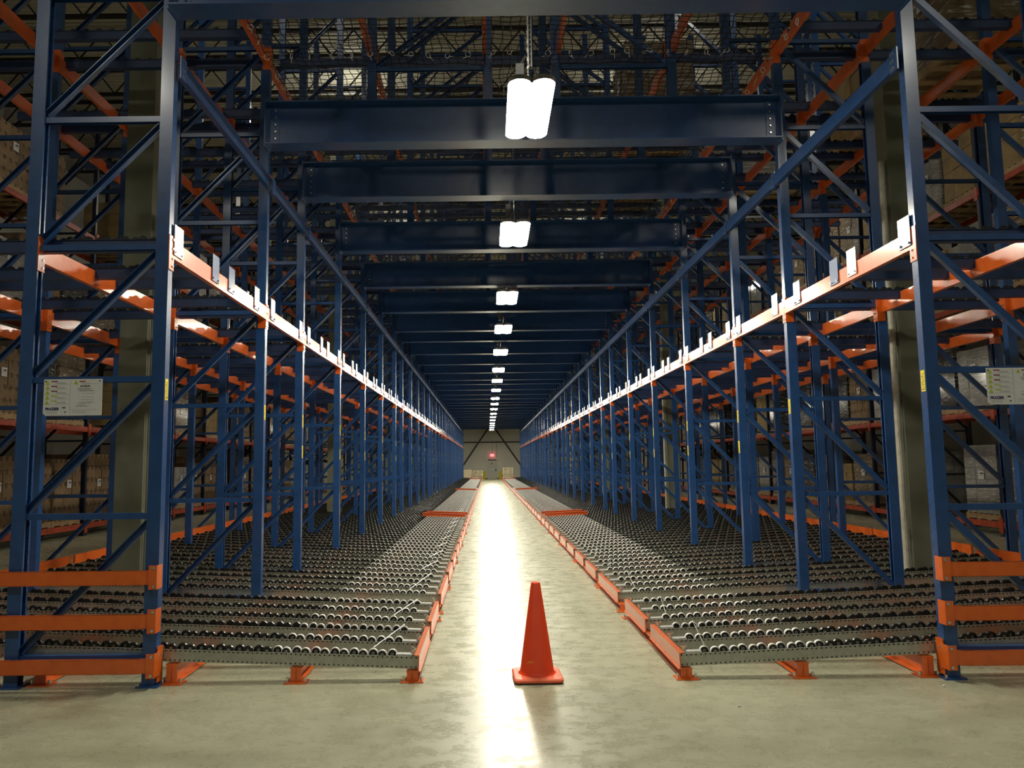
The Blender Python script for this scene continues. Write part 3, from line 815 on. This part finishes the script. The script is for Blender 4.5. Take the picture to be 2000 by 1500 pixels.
# ================================================================ building columns
k = 0
for i in range(NB):
    if FR[i + 1] - FR[i] > 2 or FR[i] > 60: continue
    for s in (-1, 1):
        t = thing('building_column', 'grey-green steel building column among the racks on the %s, %s from the front' % (SIDE[s], ordn(k)), 'column', (s * 4.64, FR[i] + .87, 0), 0, 'building columns')
        b = MB(); b.box(-.165, .165, -.15, .15, 0, 12); b.build('shaft', m_column, t)
        if s == 1:
            b = MB(); b.tube((-.22, -.1, 0), (-.22, -.1, 5.2), .035, 10); b.build('conduit', m_conduit, t)['label'] = 'pale pipe beside the column'
        else:
            b = MB(); b.tube((.2, -.1, 0), (.2, -.1, 4.6), .018, 8); b.build('conduit', m_column, t)
    k += 1

# ================================================================ pallet racks behind, with loads
bfm = far_frame_mesh(m_navy)
b = MB(); b.box(-.03, .03, .04, 2.56, 0, .12); b.box(-.05, -.03, 0, .06, -.1, .2); b.box(-.05, -.03, 2.54, 2.6, -.1, .2); rb_me = b.mesh('pallet_beam', m_red)
LVZ = [.17, 2.45, 4.8, 7.1]
loadp = []
def load_mesh(kind):
    b = MB(); nx_, ny_ = 3, 3; nzn = {0: 5, 1: 5, 2: 6, 3: 1, 4: 4}[kind]; Ht = {0: 1.55, 1: 1.6, 2: 1.45, 3: 1.5, 4: 1.3}[kind]
    if kind == 3: nx_ = ny_ = 1
    for c in range(nzn):
        for a in range(nx_):
            for d in range(ny_):
                sx = 1.0 / nx_; sy = 1.1 / ny_; sz = Ht / nzn; j = lambda: random.uniform(-.008, .008)
                x = -.5 + a * sx + j(); yy = -.55 + d * sy + j(); z = .14 + c * sz
                b.box(x + .004, x + sx - .004, yy + .004, yy + sy - .004, z + .003, z + sz - .003)
    return b.mesh('carton_stack', m_box[kind])
loadm = [load_mesh(k) for k in range(5)]
palm = pallet_mesh_end(m_wood)
b = MB(); b.box(-.516, -.512, -.12, .06, .85, 1.03); b.box(-.517, -.516, -.1, .04, .93, .935, 1); b.box(-.517, -.516, -.1, .0, .96, .99, 1); lab_me = b.mesh('shipping_label', [m_white, m_ink])
KN = ['pallet of brown printed cartons', 'pallet of film-wrapped brown cartons', 'pallet of film-wrapped grey cartons', 'pallet of dark glossy goods', 'pallet of yellow-brown cartons']
def load(x, y, z, s, kind, where, lowpal=False):
    t = thing('pallet_load', '%s, %s' % (KN[kind], where), 'pallet load', (x, y, z), 0 if s > 0 else PI, 'loaded pallets in the racks behind')
    inst('pallet', palm, t); c = inst('carton_stack', loadm[kind], t); c.scale.z = random.uniform(.8, 1.0)
    if kind in (0, 1, 2): inst('shipping_label', lab_me, t)
random.seed(11)
for s in (-1, 1):
    ys = [13.4 + 2.6 * k for k in range(16)]
    for k, yy in enumerate(ys):
        tag(inst('rack_upright', bfm, None, (s * 10.05, yy, 0), (0, 0, 0 if s > 0 else PI)), 'dark navy frame of the loaded rack behind on the %s, %s back' % (SIDE[s], ordn(k)), 'rack frame', 'frames of the loaded racks behind')
        if k == len(ys) - 1: break
        for l, z in enumerate(LVZ):
            if l == 3 and yy > 42: continue
            for xx, dd in ((10.0, 'front'), (11.05, 'rear')):
                if dd == 'rear' and l == 0: continue
                o = inst('pallet_beam', rb_me, None, (s * xx, yy, z)); o.scale.x = s
                tag(o, 'red-brown %s beam, rack behind on the %s, %s level, %s bay back' % (dd, SIDE[s], ordn(l), ordn(k)), 'beam', 'red-brown beams of the loaded racks behind')
            for q in (0, 1):
                if random.random() < .12: continue
                if l == 3 and yy > 36: continue
                kind = random.choices([0, 1, 2, 3, 4], [4, 4, 2, 2, 2] if s < 0 else [1, 5, 2, 2, 3])[0]
                if s < 0 and l == 0 and k < 4: kind = 0
                load(s * 10.55, yy + .68 + q * 1.22, z + .122, s, kind, '%s level, %s rear rack, %s bay, %s half' % (ordn(l), SIDE[s], ordn(k), ('nearer', 'farther')[q]))
for (x, yy, kind, d) in ((2.15, 11.4, 1, 'on the upper rollers right of the nearest light'), (2.15, 14.05, 2, 'on the upper rollers right, behind the nearest one'), (5.6, 9.3, 1, 'on the upper rollers at the top right corner'), (5.6, 11.4, 4, 'on the upper rollers behind the top right one'), (4.6, 14.0, 2, 'on the upper rollers deep on the right')):
    load(x, yy, 6.34, 1, kind, d)
